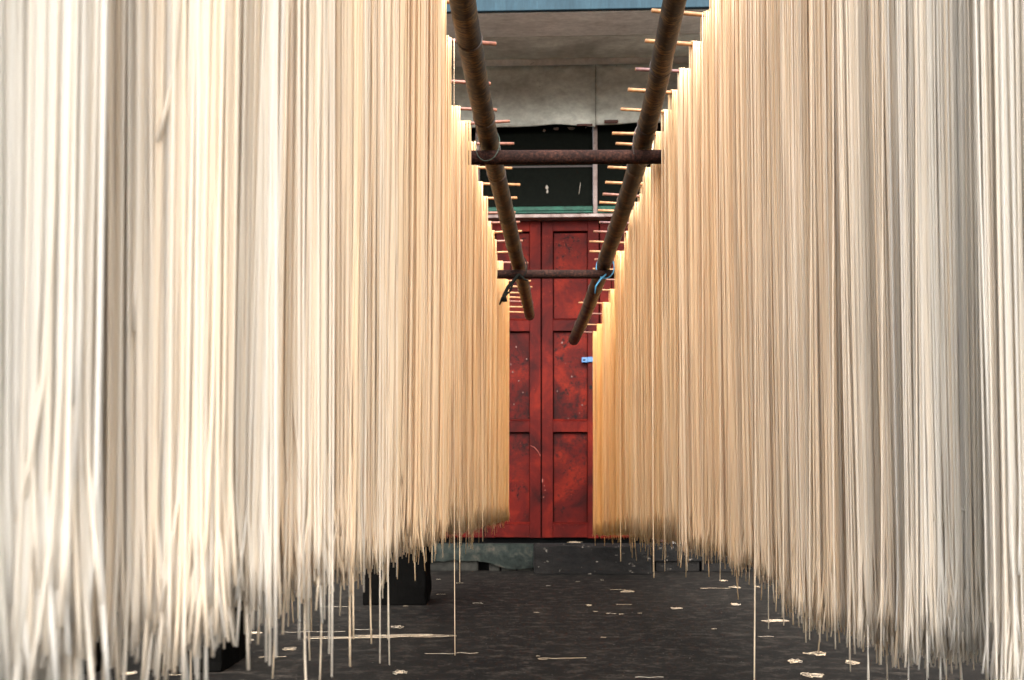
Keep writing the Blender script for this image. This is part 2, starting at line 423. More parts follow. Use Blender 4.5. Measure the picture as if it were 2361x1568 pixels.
# board above the transom (slightly buckled sheet)
BY = -.16
bz0, bz1 = HP(1300, 290, BY).z, HP(1300, 150, BY).z
def warped_board(x0, x1, z0, z1, y, th, amp, nx=40, nz=10, sag=0.0):
    b2 = bmesh.new(); grid = []
    for j in range(nz + 1):
        row = []
        for i in range(nx + 1):
            u = i / nx; w = j / nz
            x = x0 + (x1 - x0) * u; z = z0 + (z1 - z0) * w
            z += (1 - w) * (noise.noise(Vector((x * 2.2, 1.3, 0))) * .018 + noise.noise(Vector((x * 9, 4.3, 0))) * .004)
            d = (1 - w) * amp * noise.noise(Vector((x * 2.6, z * 2.6, 5))) + amp * .4 * noise.noise(Vector((x * 6, z * 6, 9)))
            row.append(b2.verts.new((x, y + d, z)))
        grid.append(row)
    for j in range(nz):
        for i in range(nx):
            b2.faces.new((grid[j][i], grid[j][i + 1], grid[j + 1][i + 1], grid[j + 1][i]))
    r_ = bmesh.ops.extrude_face_region(b2, geom=b2.faces[:])
    for e in r_['geom']:
        if isinstance(e, bmesh.types.BMVert): e.co.y += th
    bmesh.ops.recalc_face_normals(b2, faces=b2.faces)
    return b2
hpart('lintel_board', warped_board(-3.2, mx - .004, bz0, bz1, BY, .02, .05), M['board'], smooth=True)
hpart('lintel_board', warped_board(mx + .002, 3.2, bz0 + .02, bz1 + .004, BY - .004, .02, .05), M['board'], smooth=True)
hpart('board_edge', box(HP(1330, 290, BY).x, HP(1366, 290, BY).x, BY - .012, BY - .001, bz0 - .006, bz0 + .012, .002), M['brown'])
hpart('board_edge', box(HP(1393, 290, BY).x, HP(1425, 290, BY).x, BY - .03, BY - .012, bz0 + .01, bz0 + .04, .004), M['brown'])
# stepped cove under the canopy
def cove(px_y0, y0, px_y1, y1, th, nm, mat):
    a = HP(1300, px_y0, y0); b_ = HP(1300, px_y1, y1)
    b2 = bmesh.new(); x0, x1 = -3.6, 3.6
    prof = [(a.y, a.z), (b_.y, b_.z), (b_.y, b_.z + th), (a.y, a.z + th)]
    lo = [b2.verts.new((x0, y, z)) for y, z in prof]; hi = [b2.verts.new((x1, y, z)) for y, z in prof]
    for i in range(4):
        j = (i + 1) % 4; b2.faces.new((lo[i], lo[j], hi[j], hi[i]))
    b2.faces.new(lo[::-1]); b2.faces.new(hi)
    bmesh.ops.recalc_face_normals(b2, faces=b2.faces)
    return hpart(nm, b2, mat)
cove(150, BY - .012, 136, BY - .07, .05, 'cove_lip', M['cove'])
cove(135, BY - .075, 84, BY - .80, .05, 'cove_board', M['board'])
cove(83, BY - .805, 29, BY - 1.70, .05, 'cove_board', M['cove'])
fz = HP(1300, 25, BY - 1.72).z
hpart('fascia', box(-4.2, 4.2, BY - 1.74, BY - 1.705, fz, fz + .55, .004), M['blue'])
hpart('fascia_moulding', box(-4.25, 4.25, BY - 1.79, BY - 1.745, fz + .40, fz + .52, .006), M['blue'])
# walls either side, wall above, roof sheet
wz = fz + .95
for (a, b_) in ((-7.2, fl - .10), (fr + .10, 7.6)):
    hpart('wall', box(a, b_, -.05, .25, 0, wz), M['wall'])
hpart('wall', box(fl - .099, fr + .099, -.03, .25, tz1 + .002, wz), M['wall'])
hpart('roof_sheet', box(-7.6, 8.0, BY - 2.35, 3.2, wz + .002, wz + .08), M['roof'])
# step under the doors
sy = -.345
xs = HP(1230, 1300, sy).x
sr = HP(1507, 1300, sy).x
fsx = HP(985, 1255, sy).x
# mossy render skin whose lower edge has broken off, with stones showing behind
b2 = bmesh.new(); nx = 60; top = STEP
edge = []
prof_px = [(880, 1290), (985, 1296), (1040, 1292), (1075, 1293), (1100, 1294), (1128, 1297), (1143, 1304), (1165, 1310), (1185, 1313), (1205, 1311), (1232, 1309), (1260, 1310)]
prof = [(HP(a, b_, sy).x, HP(a, b_, sy).z) for a, b_ in prof_px]
xa, xb = prof[0][0] - 1.2, xs
for i in range(nx + 1):
    x = xa + (xb - xa) * i / nx
    z = np.interp(x, [p_[0] for p_ in prof], [p_[1] for p_ in prof]) + noise.noise(Vector((x * 14, 0, 0))) * .008
    edge.append((x, z))
vt = [b2.verts.new((x, sy + noise.noise(Vector((x * 5, 2, 2))) * .006, top)) for x, z in edge]
vm = [b2.verts.new((x, sy - .006 + noise.noise(Vector((x * 5, 7, 2))) * .008, (top + z) / 2)) for x, z in edge]
vb = [b2.verts.new((x, sy + noise.noise(Vector((x * 9, 3, 1))) * .006, z)) for x, z in edge]
for i in range(nx):
    b2.faces.new((vt[i], vm[i], vm[i + 1], vt[i + 1])); b2.faces.new((vm[i], vb[i], vb[i + 1], vm[i + 1]))
r_ = bmesh.ops.extrude_face_region(b2, geom=b2.faces[:])
for e in r_['geom']:
    if isinstance(e, bmesh.types.BMVert): e.co.y += .045
bmesh.ops.recalc_face_normals(b2, faces=b2.faces)
step = empty('entrance_step', (0, 0, 0)); step.parent = house; step['label'] = 'low step under the doors with mossy render broken off along its foot'
hpart('render_skin', b2, M['step_moss'], step, smooth=False)
hpart('step_core', box(-7.0, 7.2, sy + .16, .12, 0, .205), M['black'], step)  # painted black for the shade under the door leaves
hpart('step_top', box(-6.9, 7.1, sy + .004, sy + .09, top - .03, top, .006), M['step_dark'], step)
sx = xa
for (p0, p1, h_) in ((800, 905, .1), (908, 984, .11), (987, 1058, .12), (1062, 1103, .10), (1107, 1110, .0), (1128, 1152, .085), (1156, 1190, .045), (1193, 1230, .05)):
    if h_ == 0: continue
    a = HP(p0, 1310, sy + .05).x; b_ = HP(p1, 1310, sy + .05).x
    hpart('stone', rough_block(a, b_, sy + .025, sy + .15, 0, h_ + .02, .008, 3, 7, .01), M['stone'], step, smooth=False)
for i in range(6):
    a = sr + .02 + i * .42
    hpart('stone', rough_block(a, a + .40, sy + .02, sy + .15, 0, .12, .01, 3, 6, .012), M['step_dark'], step)
hpart('render_skin', rough_block(sr + .003, 7.0, sy, sy + .045, .10, top - .001, .006, 8, 4, .006), M['step_dark'], step)
# projecting dark slab
s2 = -.66
xs2 = HP(1231, 1320, s2).x; sr2 = HP(1505, 1320, s2).x
hpart('slab', rough_block(xs2, sr2, s2, sy - .006, 0, .252, .018, 12, 5, .014), M['step_dark'], step, label='dark stone slab projecting in front of the doors')

# ------------------------------------------------------------------ racks
PZ = EYE + 1.25                    # height of the bamboo pole axes
def bamboo(name, pts, rads, nodes, label, group='bamboo poles of the drying racks', mat=None):
    """pts: list of Vector along the pole; nodes: list of arc fractions (by y)"""
    ys = [p_.y for p_ in pts]
    y0, y1 = ys[0], ys[-1]
    stations = set(np.round(np.linspace(y0, y1, 70), 4).tolist())
    for ny in nodes:
        for d in (-.05, -.018, -.008, -.004, .0, .004, .009, .02): stations.add(round(ny + d, 4))
    st = sorted(s for s in stations if y0 <= s <= y1)
    C_ = []; Rr = []
    for s in st:
        x = np.interp(s, ys, [p_.x for p_ in pts]); z = np.interp(s, ys, [p_.z for p_ in pts])
        x += .004 * math.sin(s * 2.1 + y0); z += .0
        r = np.interp(s, ys, rads)
        for ny in nodes:
            d = abs(s - ny)
            if d < .001: r *= 0.965
            elif d < .006: r *= 1.045
            elif d < .03: r *= 1.02
        C_.append(Vector((x, s, z))); Rr.append(r)
    o0 = C_[0].copy()
    V, Fc = tube([c_ - o0 for c_ in C_], Rr, 20)
    root = mesh_obj(name, (V, Fc), mat or M['pole'], smooth=True); root.location = o0
    tag(root, label, 'bamboo pole', group)
    # a thin dark sheath scar round each node
    for ny in nodes:
        if not (y0 + .02 < ny < y1 - .02): continue
        x = float(np.interp(ny, st, [c_.x for c_ in C_])); r = float(np.interp(ny, ys, rads))
        z = float(np.interp(ny, ys, [p_.z for p_ in pts]))
        ring = [Vector((x + math.cos(a) * r * 1.015, ny + .004 * math.sin(a * 1 + 1), z + math.sin(a) * r * 1.015)) - o0 for a in np.linspace(0, 2 * math.pi, 22)]
        mesh_obj('node_ring', tube(ring, .0026, 5, False, Vector((0, 1, 0))), M['iron'], root, smooth=True)
    return root
def pole_pt(px, py): 
    Y = F * 1.25 / (HZ - py); return Vector(((px - CX) * Y / F, Y, PZ))
L_pole = [Vector((-.17, -.6, PZ)), Vector((-.15, 1.2, PZ))] + [pole_pt(*q) for q in ((1069.5, 0), (1100, 180), (1131, 355), (1168, 500), (1202, 628), (1221, 734))]
R_pole = [Vector((.30, -.6, PZ)), Vector((.37, 1.2, PZ))] + [pole_pt(*q) for q in ((1559, 0), (1516, 200), (1474, 355), (1430, 500), (1388, 628), (1322, 789))]
ny_L = [-.2, .35, .9, 1.5, 2.1] + [F * 1.25 / (HZ - y) for y in (88, 270, 343, 398, 496, 565, 619, 665, 699)]
ny_R = [-.1, .5, 1.0, 1.6, 2.2] + [F * 1.25 / (HZ - y) for y in (154, 288, 337, 386, 464, 529, 591, 665, 698, 748)]
left_pole = bamboo('bamboo_pole', L_pole, [.033, .034, .0345, .035, .0352, .037, .0385, .035], ny_L, 'dark bamboo pole left of the aisle with worn golden streaks on its underside')
right_pole = bamboo('bamboo_pole', R_pole, [.030, .030, .0302, .032, .0345, .038, .041, .046], ny_R, 'dark bamboo pole right of the aisle whose free end points at the red doors')
outer_L = [Vector((-.86, -.6, PZ)), Vector((-.85, 3.5, PZ)), Vector((-.74, 7.3, PZ))]
outer_R = [Vector((1.14, -.6, PZ)), Vector((1.20, 3.5, PZ)), Vector((1.32, 8.5, PZ))]
nn = [-.3 + i * .62 for i in range(15)]
bamboo('bamboo_pole', outer_L, [.034] * 3, nn, 'dark bamboo pole holding the outer stick ends behind the noodles left of the aisle')
bamboo('bamboo_pole', outer_R, [.034] * 3, nn, 'dark bamboo pole holding the outer stick ends behind the noodles right of the aisle')

# rusty crossbars under the poles, standing on thin posts
bar_r = .0245
for Y, dz_l, dz_r, lab, nm in ((-.35, 0, 0, 'rusty pipe crossbar behind the camera end of the racks', 0), (1.55, 0, 0, 'rusty pipe crossbar above the near end of the aisle', 1),
                        (3.53, 0, 0, 'thick rusty pipe crossbar, nearer of the two under the bamboo poles', 2), (5.47, 0, 0, 'farther rusty pipe crossbar in front of the red doors with a blue string', 3)):
    if nm == 2: Y = 3.555
    rp = .037 if nm < 3 else .0392
    z = PZ - rp - bar_r - .0005
    yaw = {0: 0, 1: 0, 2: .012, 3: 0}[nm]
    if nm in (0, 1): pass
    a = Vector((-1.86, Y - .01 - yaw * 1.9, z)); b_ = Vector((2.16, Y + yaw * 2.1, z))
    a.y = Y + (yaw * 1.9); b_.y = Y - (yaw * 2.1)
    n_ = 24
    pts = [a.lerp(b_, i / n_) for i in range(n_ + 1)]
    mid = a.copy()
    o = mesh_obj('crossbar', tube([p_ - mid for p_ in pts], [bar_r + random.uniform(-.0005, .0005) for _ in pts], 18), M['rust'], smooth=True)
    o.location = mid
    tag(o, lab, 'crossbar', 'rusty pipes carrying the bamboo poles')
    for xx, sd_ in ((-1.71, 'left'), (2.04, 'right')):
        t_ = (xx - a.x) / (b_.x - a.x); yy = a.y + (b_.y - a.y) * t_
        pz = z - bar_r
        q = [Vector((0, 0, h_)) for h_ in np.linspace(0, pz, 14)]
        o = mesh_obj('post', tube(q, [.024 + .002 * math.sin(i * 2.4) for i in range(14)], 12), M['pole'], smooth=True)
        o.location = (xx, yy, 0)
        tag(o, f'thin dark post holding the {sd_} end of ' + ('the crossbar behind the camera', 'the crossbar over the aisle entrance', 'the nearer rusty crossbar', 'the farther rusty crossbar')[nm], 'post', 'posts of the drying racks')

# black stone blocks on the ground at the left
for (x0p, x1p, yb, dep, hgt, lab) in ((835, 981, 1396, .42, .52, 'black stone block standing on the ground beside the mossy step, farthest of the blocks'),
                             (331, 509, 1552, .40, .34, 'rounded black stone block under the middle of the left noodle row'),
                             (60, 205, 1557, .36, .30, 'black stone block under the outermost noodles of the left row')):
    p0 = ground_at(x0p, yb); p1 = ground_at(x1p, yb)
    bw = (p1.x - p0.x)
    bmk = rough_block(-bw / 2, bw / 2, 0, dep, 0, hgt, .016, 8, 7, .010)
    o = mesh_obj('stone_block', bmk, M['block'], smooth=False); o.location = ((p0.x + p1.x) / 2, p0.y + .01, 0)
    tag(o, lab, 'stone block', 'black stone blocks under the racks')

# ties where poles cross the bars
def tie(name, x, y, r, mat, label, turns=2.5, th=.003, tail=None, slant=.03):
    pts = []
    zc = PZ - bar_r
    for i in range(int(turns * 20) + 1):
        a = i / 20 * 2 * math.pi
        hh = r + bar_r + .006
        # loops wrap over the pole and under the bar, slanting along both
        pts.append(Vector((math.sin(a) * (r + .006), slant * math.cos(a + .6) + .03 * (1 if math.cos(a) < 0 else -1) * .0 + random.uniform(-.001, .001), math.cos(a) * hh + i * .0)) )
    e = [tube(pts, th, 6)]
    if tail:
        for tl in tail: e.append(tube([Vector(q) for q in tl[0]], tl[1], 6))
    o = mesh_obj(name, join(e), mat, smooth=True); o.location = (x, y, zc + r * .0 + (.0)) 
    tag(o, label, 'tie'); return o
def px_at(pole, Y): return float(np.interp(Y, [p_.y for p_ in pole], [p_.x for p_ in pole]))
tie('cord_tie', px_at(L_pole, 3.53), 3.53, .037, M['tie_green'], 'thin green cord binding the left bamboo pole to the nearer crossbar', 2, .0016, slant=.035)
tie('cord_tie', px_at(R_pole, 3.53), 3.53, .035, M['tie_grey'], 'grey cord binding the right bamboo pole to the nearer crossbar', 2, .002, slant=-.05)
tie('string_tie', px_at(R_pole, 5.47), 5.47, .0405, M['tie_blue'], 'bright blue string knotted round the right bamboo pole and the farther crossbar', 2.2, .0036, [([(.0, -.05, -.05), (-.03, -.055, -.08), (-.055, -.05, -.115), (-.06, -.045, -.155)], [.004, .006, .005, .003])], slant=.045)
tie('rag_tie', px_at(L_pole, 5.47), 5.47, .0395, M['tie_dark'], 'dark rag knotted round the left bamboo pole below the farther crossbar', 2.2, .0030, [([(0, -.05, -.05), (-.03, -.055, -.09), (-.06, -.05, -.12), (-.08, -.05, -.17), (-.075, -.045, -.20)], [.007, .010, .009, .012, .014]), ([(-.03, -.055, -.09), (-.045, -.05, -.14), (-.09, -.045, -.18), (-.105, -.04, -.215)], [.006, .005, .008, .004]), ([(0, -.05, -.05), (.03, -.055, -.08), (.05, -.05, -.085)], [.006, .006, .003])], slant=.03)

# ------------------------------------------------------------------ sticks and noodles
SH = 1.292          # stick axis height above the eye
SZ = EYE + SH
L_tab = [  # stick inner end (x,y), noodle edge (x,y) in the 2361 px view
 ((1090, 8), (1030, 4)), ((1145, 107), (1040, 93.5)), ((1131.6, 195), (1038.6, 188)), ((1146, 255), (1058.6, 250)),
 ((1175.7, 284), (1085, 289.5)), ((1184.8, 331), (1096.9, 331)), ((1180.7, 388), (1101, 387)), ((1199, 427), (1112, 423.5)),
 ((1192, 456), (1124, 457)), ((1188.3, 489.5), (1124.9, 490.6)), ((1198.8, 511), (1132.6, 514)), ((1204, 532), (1140, 535)),
 ((1204.8, 554.6), (1144.5, 556)), ((1192, 580), (1144.5, 582)), ((1217.8, 606.7), (1159, 605.3)), ((1212, 625), (1166, 626)),
 ((1224, 647.8), (1172.6, 647.2)), ((1227, 663), (1172.6, 660)), ((1208, 676), (1172.6, 674.5)), ((1209, 687.5), (1172.6, 685.5)),
 ((1210, 698.5), (1172.6, 694.5)), ((1212, 710), (1172, 707)), ((1213, 721), (1171, 719))]
R_tab = [
 ((1503, 17.5), (1622.6, 34)), ((1487, 91), (1593.8, 102)), ((1465, 158), (1566, 164)), ((1447.6, 204.6), (1544.9, 213)),
 ((1431, 249.6), (1528, 258)), ((1412, 300.5), (1512, 302.6)), ((1419.8, 329.4), (1504, 335)), ((1401.8, 381.6), (1485, 390)),
 ((1395.8, 417.8), (1480, 425)), ((1390.3, 444), (1474, 451.7)), ((1382.9, 462.8), (1461.4, 470.4)), ((1378.7, 483.4), (1452, 488.5)),
 ((1382, 511.5), (1450.4, 515)), ((1369, 531.4), (1442.7, 536.7)), ((1358.6, 555.6), (1442, 559.6)), ((1360, 576.6), (1420, 582)),
 ((1371.6, 596.4), (1420, 600)), ((1366.9, 618.5), (1420, 621.6)), ((1372, 644), (1420, 645)), ((1360, 666), (1405.5, 669)),
 ((1334.6, 694.3), (1389.8, 699.4)), ((1338, 720), (1389, 724)), ((1330, 745), (1377, 749)), ((1325, 764), (1367.7, 766))]
ORD = ['first', 'second', 'third', 'fourth', 'fifth', 'sixth', 'seventh', 'eighth', 'ninth', 'tenth', 'eleventh', 'twelfth',
       'thirteenth', 'fourteenth', 'fifteenth', 'sixteenth', 'seventeenth', 'eighteenth', 'nineteenth', 'twentieth']
def pt(px, py):
    Y = F * SH / (HZ - py); return ((px - CX) * Y / F, Y)
racks = {'left': [], 'right': []}
for i, Y in enumerate([.445, .60, .76, .94, 1.10, 1.27, 1.45, 1.63, 1.81, 1.99, 2.2, 2.41]):
    xe = -.168 + (-.008, .006, .0, -.004, .007, -.008, .004, -.005, .006, -.003, .005, -.004)[i]
    racks['left'].append((xe, Y, xe + .14 + random.uniform(-.01, .03), Y + random.uniform(0, .012)))
for i, Y in enumerate([.98, 1.20, 1.31, 1.44, 1.60, 1.76, 1.92, 2.08, 2.24, 2.40, 2.57]):
    xe = .461 + max(0, Y - 1) * .034 + random.uniform(-.005, .005)
    racks['right'].append((xe, Y, xe - .14 - random.uniform(-.01, .03), Y - random.uniform(0.006, .02)))
racks_near = {'left': [], 'right': []}  # unseen near end of the racks, added to shade the first visible curtains
for Y in (.27, .03, -.24, -.43): racks_near['left'].append((-.17, Y, -.03, Y + .01))
for Y in (.78, .52, .27, .03, -.2, -.42): racks_near['right'].append((.455, Y, .32, Y - .01))
for (e, d) in L_tab:
    x, y = pt(*d); x2, y2 = pt(*e); racks['left'].append((x, y, x2, y2))
for (e, d) in R_tab:
    x, y = pt(*d); x2, y2 = pt(*e); racks['right'].append((x, y, x2, y2))

def noodle_mesh(paths, radii, tints, sides, name, e1):
    """paths: (N,P,3) array; builds N tubes as one mesh"""
    N, Pn, _ = paths.shape
    T = np.zeros_like(paths)
    T[:, 1:-1] = paths[:, 2:] - paths[:, :-2]; T[:, 0] = paths[:, 1] - paths[:, 0]; T[:, -1] = paths[:, -1] - paths[:, -2]
    T /= np.linalg.norm(T, axis=2, keepdims=True) + 1e-9
    E = np.broadcast_to(np.array(e1), paths.shape)
    U = E - T * (E * T).sum(2, keepdims=True); U /= np.linalg.norm(U, axis=2, keepdims=True) + 1e-9
    W = np.cross(T, U)
    ang = np.arange(sides) * 2 * np.pi / sides + .4
    V = paths[:, :, None, :] + (U[:, :, None, :] * np.cos(ang)[None, None, :, None] + W[:, :, None, :] * np.sin(ang)[None, None, :, None]) * radii[:, None, None, None]
    V = V.reshape(-1, 3)
    base = (np.arange(N) * Pn * sides)[:, None, None]
    ii = (np.arange(Pn - 1) * sides)[None, :, None]; k = np.arange(sides)[None, None, :]; k2 = (k + 1) % sides
    quads = np.stack([base + ii + k, base + ii + k2, base + ii + sides + k2, base + ii + sides + k], axis=-1).reshape(-1, 4)
    caps = []
    me = bpy.data.meshes.new(name)
    nq = len(quads)
    me.vertices.add(len(V)); me.vertices.foreach_set('co', V.astype(np.float32).ravel())
    capA = (base[:, 0, 0][:, None] + np.arange(sides)[::-1][None, :]); capB = (base[:, 0, 0][:, None] + (Pn - 1) * sides + np.arange(sides)[None, :])
    loops = np.concatenate([quads.ravel(), capA.ravel(), capB.ravel()])
    starts = np.concatenate([np.arange(nq) * 4, nq * 4 + np.arange(2 * N) * sides])
    me.loops.add(len(loops)); me.loops.foreach_set('vertex_index', loops.astype(np.int32))
    me.polygons.add(len(starts)); me.polygons.foreach_set('loop_start', starts.astype(np.int32))
    sm = np.ones(len(starts), dtype=bool); sm[nq:] = False
    me.update(calc_edges=True)
    me.polygons.foreach_set('use_smooth', sm)
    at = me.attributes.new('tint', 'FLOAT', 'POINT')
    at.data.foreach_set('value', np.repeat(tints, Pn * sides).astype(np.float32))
    me.materials.append(M['noodle'])
    return me

def smooth1(n, k):
    a = rng.normal(size=n + k); ker = np.hanning(k + 2)[1:-1]; ker /= ker.sum()
    s = np.convolve(a, ker, 'valid')[:n]
    return s / (s.std() + 1e-6)

def legs_paths(s, side, L, lean, ragged, rstick, u, curl, zoff, depth):
    """one leg of each strand. s: positions along stick, side +1 toward the camera (-local y), u fractions 0..1"""
    N = len(s)
    wob1 = rng.normal(size=N); wob2 = rng.normal(size=N); ph = rng.uniform(0, 6.28, N)
    out = np.zeros((N, len(u), 3))
    hang = L[:, None] * u[None, :]
    drift = (lean[:, None] * u[None, :] ** 1.6) + .0014 * wob1[:, None] * np.sin(u[None, :] * 5 + ph[:, None]) + .0018 * ragged * wob2[:, None] * u[None, :] ** 3
    tail = np.clip((u - .925) / .075, 0, 1)[None, :] ** 1.5
    out[:, :, 0] = s[:, None] + drift + curl[:, None] * tail
    dep = (rstick + .001 + depth)[:, None] * (1 - .0 * u[None, :])
    out[:, :, 1] = -side * dep + 0.002 * wob2[:, None] * np.sin(u[None, :] * 4 + ph[:, None] * 1.7) + .003 * wob1[:, None] * u[None, :] ** 2 + tail * .6 * curl[:, None] * np.sin(ph)[:, None]
    out[:, :, 2] = zoff - hang + tail * np.abs(curl)[:, None] * .25
    return out

def make_curtain(side, idx, n_all, data):
    xe, Ye, xi, Yi = data
    sgn = -1 if side == 'left' else 1              # outward direction in x
    # direction along the stick, outward
    d = Vector((xe - xi, Ye - Yi, 0)); yaw = math.atan2(d.y, d.x * 1.0)
    slope = d.y / d.x
    slope = max(-.22, min(.22, slope)) * (.75)
    if Ye < 1.2: slope *= .3
    ax = Vector((sgn, slope * sgn, 0)).normalized()
    outer = .76 if side == 'left' else .77
    hidden = Ye < (.4 if side == 'left' else .9)
    rs = .0052 + .0010 * random.random()
    # ---- stick
    inner_len = abs(xi - xe)
    bend = random.uniform(-.003, .004)
    n_ = 10; pts = []
    tot = inner_len + outer
    for i in range(n_ + 1):
        t_ = i / n_; s = -inner_len + tot * t_
        pts.append(Vector((s, 0, bend * math.sin(t_ * math.pi))))
    rads = [rs * (1.0 + .06 * math.sin(i * 2.3 + idx)) for i in range(n_ + 1)]
    zc = SZ
    rot = math.atan2(ax.y, ax.x)
    kind = rng.choice(['stick_tan', 'stick_red', 'stick_dark'], p=[.58, .32, .10])
    if side == 'right' and idx - 11 == 2: kind = 'stick_dark'
    if side == 'right' and idx - 11 in (4, 5, 6): kind = 'stick_tan'
    if side == 'left' and idx - 12 in (1, 2, 3, 5): kind = 'stick_red'
    stick = mesh_obj('drying_stick', tube(pts, rads, 12, True, Vector((0, 0, 1))), M[str(kind)], smooth=True)
    stick.location = (xe, Ye, zc); stick.rotation_euler = (0, 0, rot)
    # cut ends, slightly paler and proud, and a node or two
    s0 = -inner_len
    mesh_obj('cut_end', tube([Vector((s0 - .0006, 0, 0)), Vector((s0 + .0012, 0, 0))], rs * .93, 12, True, Vector((0, 0, 1))), M['stick_tan'], stick, smooth=False)
    if idx % 2 == 0:
        sn = s0 + inner_len * random.uniform(.25, .55)
        mesh_obj('node_ring', tube([Vector((sn - .003, 0, 0)), Vector((sn - .001, 0, 0)), Vector((sn + .001, 0, 0)), Vector((sn + .003, 0, 0))], [rs * 1.0, rs * 1.16, rs * 1.16, rs * 1.0], 12, False, Vector((0, 0, 1))), M[str(kind)], stick, smooth=True)
    # ---- noodles
    wide = outer - .15
    near = Ye < 2.6
    s_in = np.arange(0, .24, .0013) if Ye > 1.5 else np.arange(0, .15, .00075); s_out = np.arange(s_in[-1] + .004, wide, .0052)
    s = np.concatenate([s_in, s_out]); N = len(s)
    # tufts: strands gather into small bunches and leave hairline gaps
    bk = .28 if Ye < 1 else .5
    bunch = (smooth1(N, 8) * .0013 + smooth1(N, 30) * .003) * bk
    s = s + rng.normal(0, .0009, N) + bunch
    s = np.clip(s, .0, None)
    base_bottom = np.interp(Ye, [.4, 2.2, 3.9, 6.4, 7.5], [.66, .628, .592, .555, .545]) if side == 'left' else np.interp(Ye, [.98, 1.2, 1.44, 1.76, 1.95, 2.1, 3.4, 4.6, 6.0, 7.2, 8.2], [.55, .545, .53, .505, .52, .568, .570, .53, .50, .42, .38])
    base_bottom += random.uniform(-.010, .010) + (-.004 if side == 'left' and .55 < Ye < .8 else 0)
    LB = zc - base_bottom
    rag = np.interp(Ye, [.4, 1.5, 4, 8], [1.35, 1.05, .95, .9])
    sides = 3 if hidden else 5 if Ye < 1.0 else (4 if Ye < 3.2 else 3)
    u = np.array([0, .02, .12, .3, .5, .68, .8, .9, .95, .98, 1.0]) if Ye < 3.2 else np.array([0, .03, .3, .6, .85, .94, 1.0])
    rad = np.clip(rng.normal(.00125, .00013, N), .0008, .0016) * (.93 if Ye < 1.5 else 1)
    lean_amt = np.interp(Ye, [.4, 1.5, 3, 8], [.016, .020, .012, .004]) * (1.3 if side == 'right' else .8)
    lean = lean_amt * np.exp(-s / .12) + rng.normal(0, .0009, N)
    if Ye < 3: lean += smooth1(N, 60) * .0025
    legs = []
    for sd_ in (1, -1):
        cl = smooth1(N, 16) * .014 * rag + smooth1(N, 3) * .010 * rag
        rnd = rng.random(N)
        L = LB - .012 + cl * .6 + rng.normal(0, .007, N) * rag
        short = rnd < .18; L[short] -= rng.exponential(.045 * rag, short.sum())
        longm = rnd > .955; L[longm] += rng.exponential(.030 * rag, longm.sum())
        L = np.clip(L, .5, LB + .11 * rag)
        curl = rng.normal(0, .0036, N) * rag; big = rng.random(N) < .12; curl[big] *= 3.0; curl = np.clip(curl, -.011, .011)
        depth = np.abs(rng.normal(0, .006, N)) * (1 if sd_ > 0 else 1) + np.abs(smooth1(N, 14)) * .004
        s_leg = np.clip(s + (0 if sd_ > 0 else 1) * rng.normal(0, .004, N), .0, None)
        legs.append(legs_paths(s_leg, sd_, L, lean, rag, rs, u, curl, 0.0, depth))
    topn = 3 if Ye < 3.2 else 1
    th = np.linspace(0, np.pi, topn + 2)[1:-1]
    arc = np.zeros((N, topn, 3)); arc[:, :, 0] = (legs[0][:, 0, 0] * .5 + legs[1][:, 0, 0] * .5)[:, None]
    arc[:, :, 1] = np.cos(th)[None, :] * -(rs + .002); arc[:, :, 2] = np.sin(th)[None, :] * (rs + .0015 + rng.random(N)[:, None] * .002)
    full = np.concatenate([legs[0][:, ::-1], arc, legs[1]], axis=1)
    tb = np.interp(Ye, [.4, .6, .9, 1.3, 2.5, 5, 8], [1.0, .90, .80, .66, .44, .20, .0]) if side == 'left' else np.interp(Ye, [.98, 1.2, 1.31, 1.44, 2.5, 5, 8], [1.0, .94, .86, .76, .46, .22, .0])  # whitish near to golden far: fading light painted into the noodle colour
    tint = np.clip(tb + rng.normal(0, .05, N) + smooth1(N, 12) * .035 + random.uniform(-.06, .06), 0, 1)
    root = empty('noodle_curtain', (xe, Ye, zc), rot)
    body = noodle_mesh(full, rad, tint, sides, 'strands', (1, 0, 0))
    # local x is outward for both sides after rotation
    o = bpy.data.objects.new('strands', body); COL.objects.link(o); o.parent = root; o['kind'] = 'stuff'
    if hidden: return root, stick, kind
    # loose strands one can pick out: hooked, forked or hanging low
    nloose = (20 if side == 'left' else 9) if Ye < 1.6 else (11 if Ye < 3.2 else 4)
    vis = .24 if Ye < 1.2 else .16
    for q in range(nloose):
        ss = random.uniform(.0, vis); Lq = LB - min(.12, abs(rng.normal(.01, .06)) if side == 'left' else abs(rng.normal(.01, .035))) * rag
        r_ = random.random()
        if r_ < .10: Lq = LB + random.uniform(.01, .045) * rag
        npt = 16
        uu = np.concatenate([np.linspace(0, .85, 6), np.linspace(.88, 1, npt - 6)])
        x = ss + lean_amt * uu ** 1.6 * math.exp(-ss / .12) + random.uniform(-.004, .004) * uu ** 2
        y = np.full(npt, -(rs + .010 + random.random() * .012)); z = -Lq * uu
        if .2 <= r_ < (.42 if side == 'left' else .25) and Ye > .7:      # hook turned up at the end
            rr_ = random.uniform(.003, .009); dr = random.choice((-1, 1))
            for k in range(npt - 7, npt):
                a = (k - (npt - 7)) / 6 * math.pi * random.uniform(.8, 1.0)
                x[k] = x[npt - 8] + dr * rr_ * (1 - math.cos(a)); z[k] = z[npt - 8] - rr_ * math.sin(a) - .004
        else:
            wv = random.uniform(-.008, .008); x[-6:] += wv * np.linspace(0, 1, 6) ** 1.4; y[-6:] -= abs(wv) * .5 * np.linspace(0, 1, 6)
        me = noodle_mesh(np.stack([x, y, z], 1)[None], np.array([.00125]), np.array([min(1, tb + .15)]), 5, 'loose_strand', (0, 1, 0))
        o = bpy.data.objects.new('loose_strand', me); COL.objects.link(o); o.parent = root
    return root, stick, kind

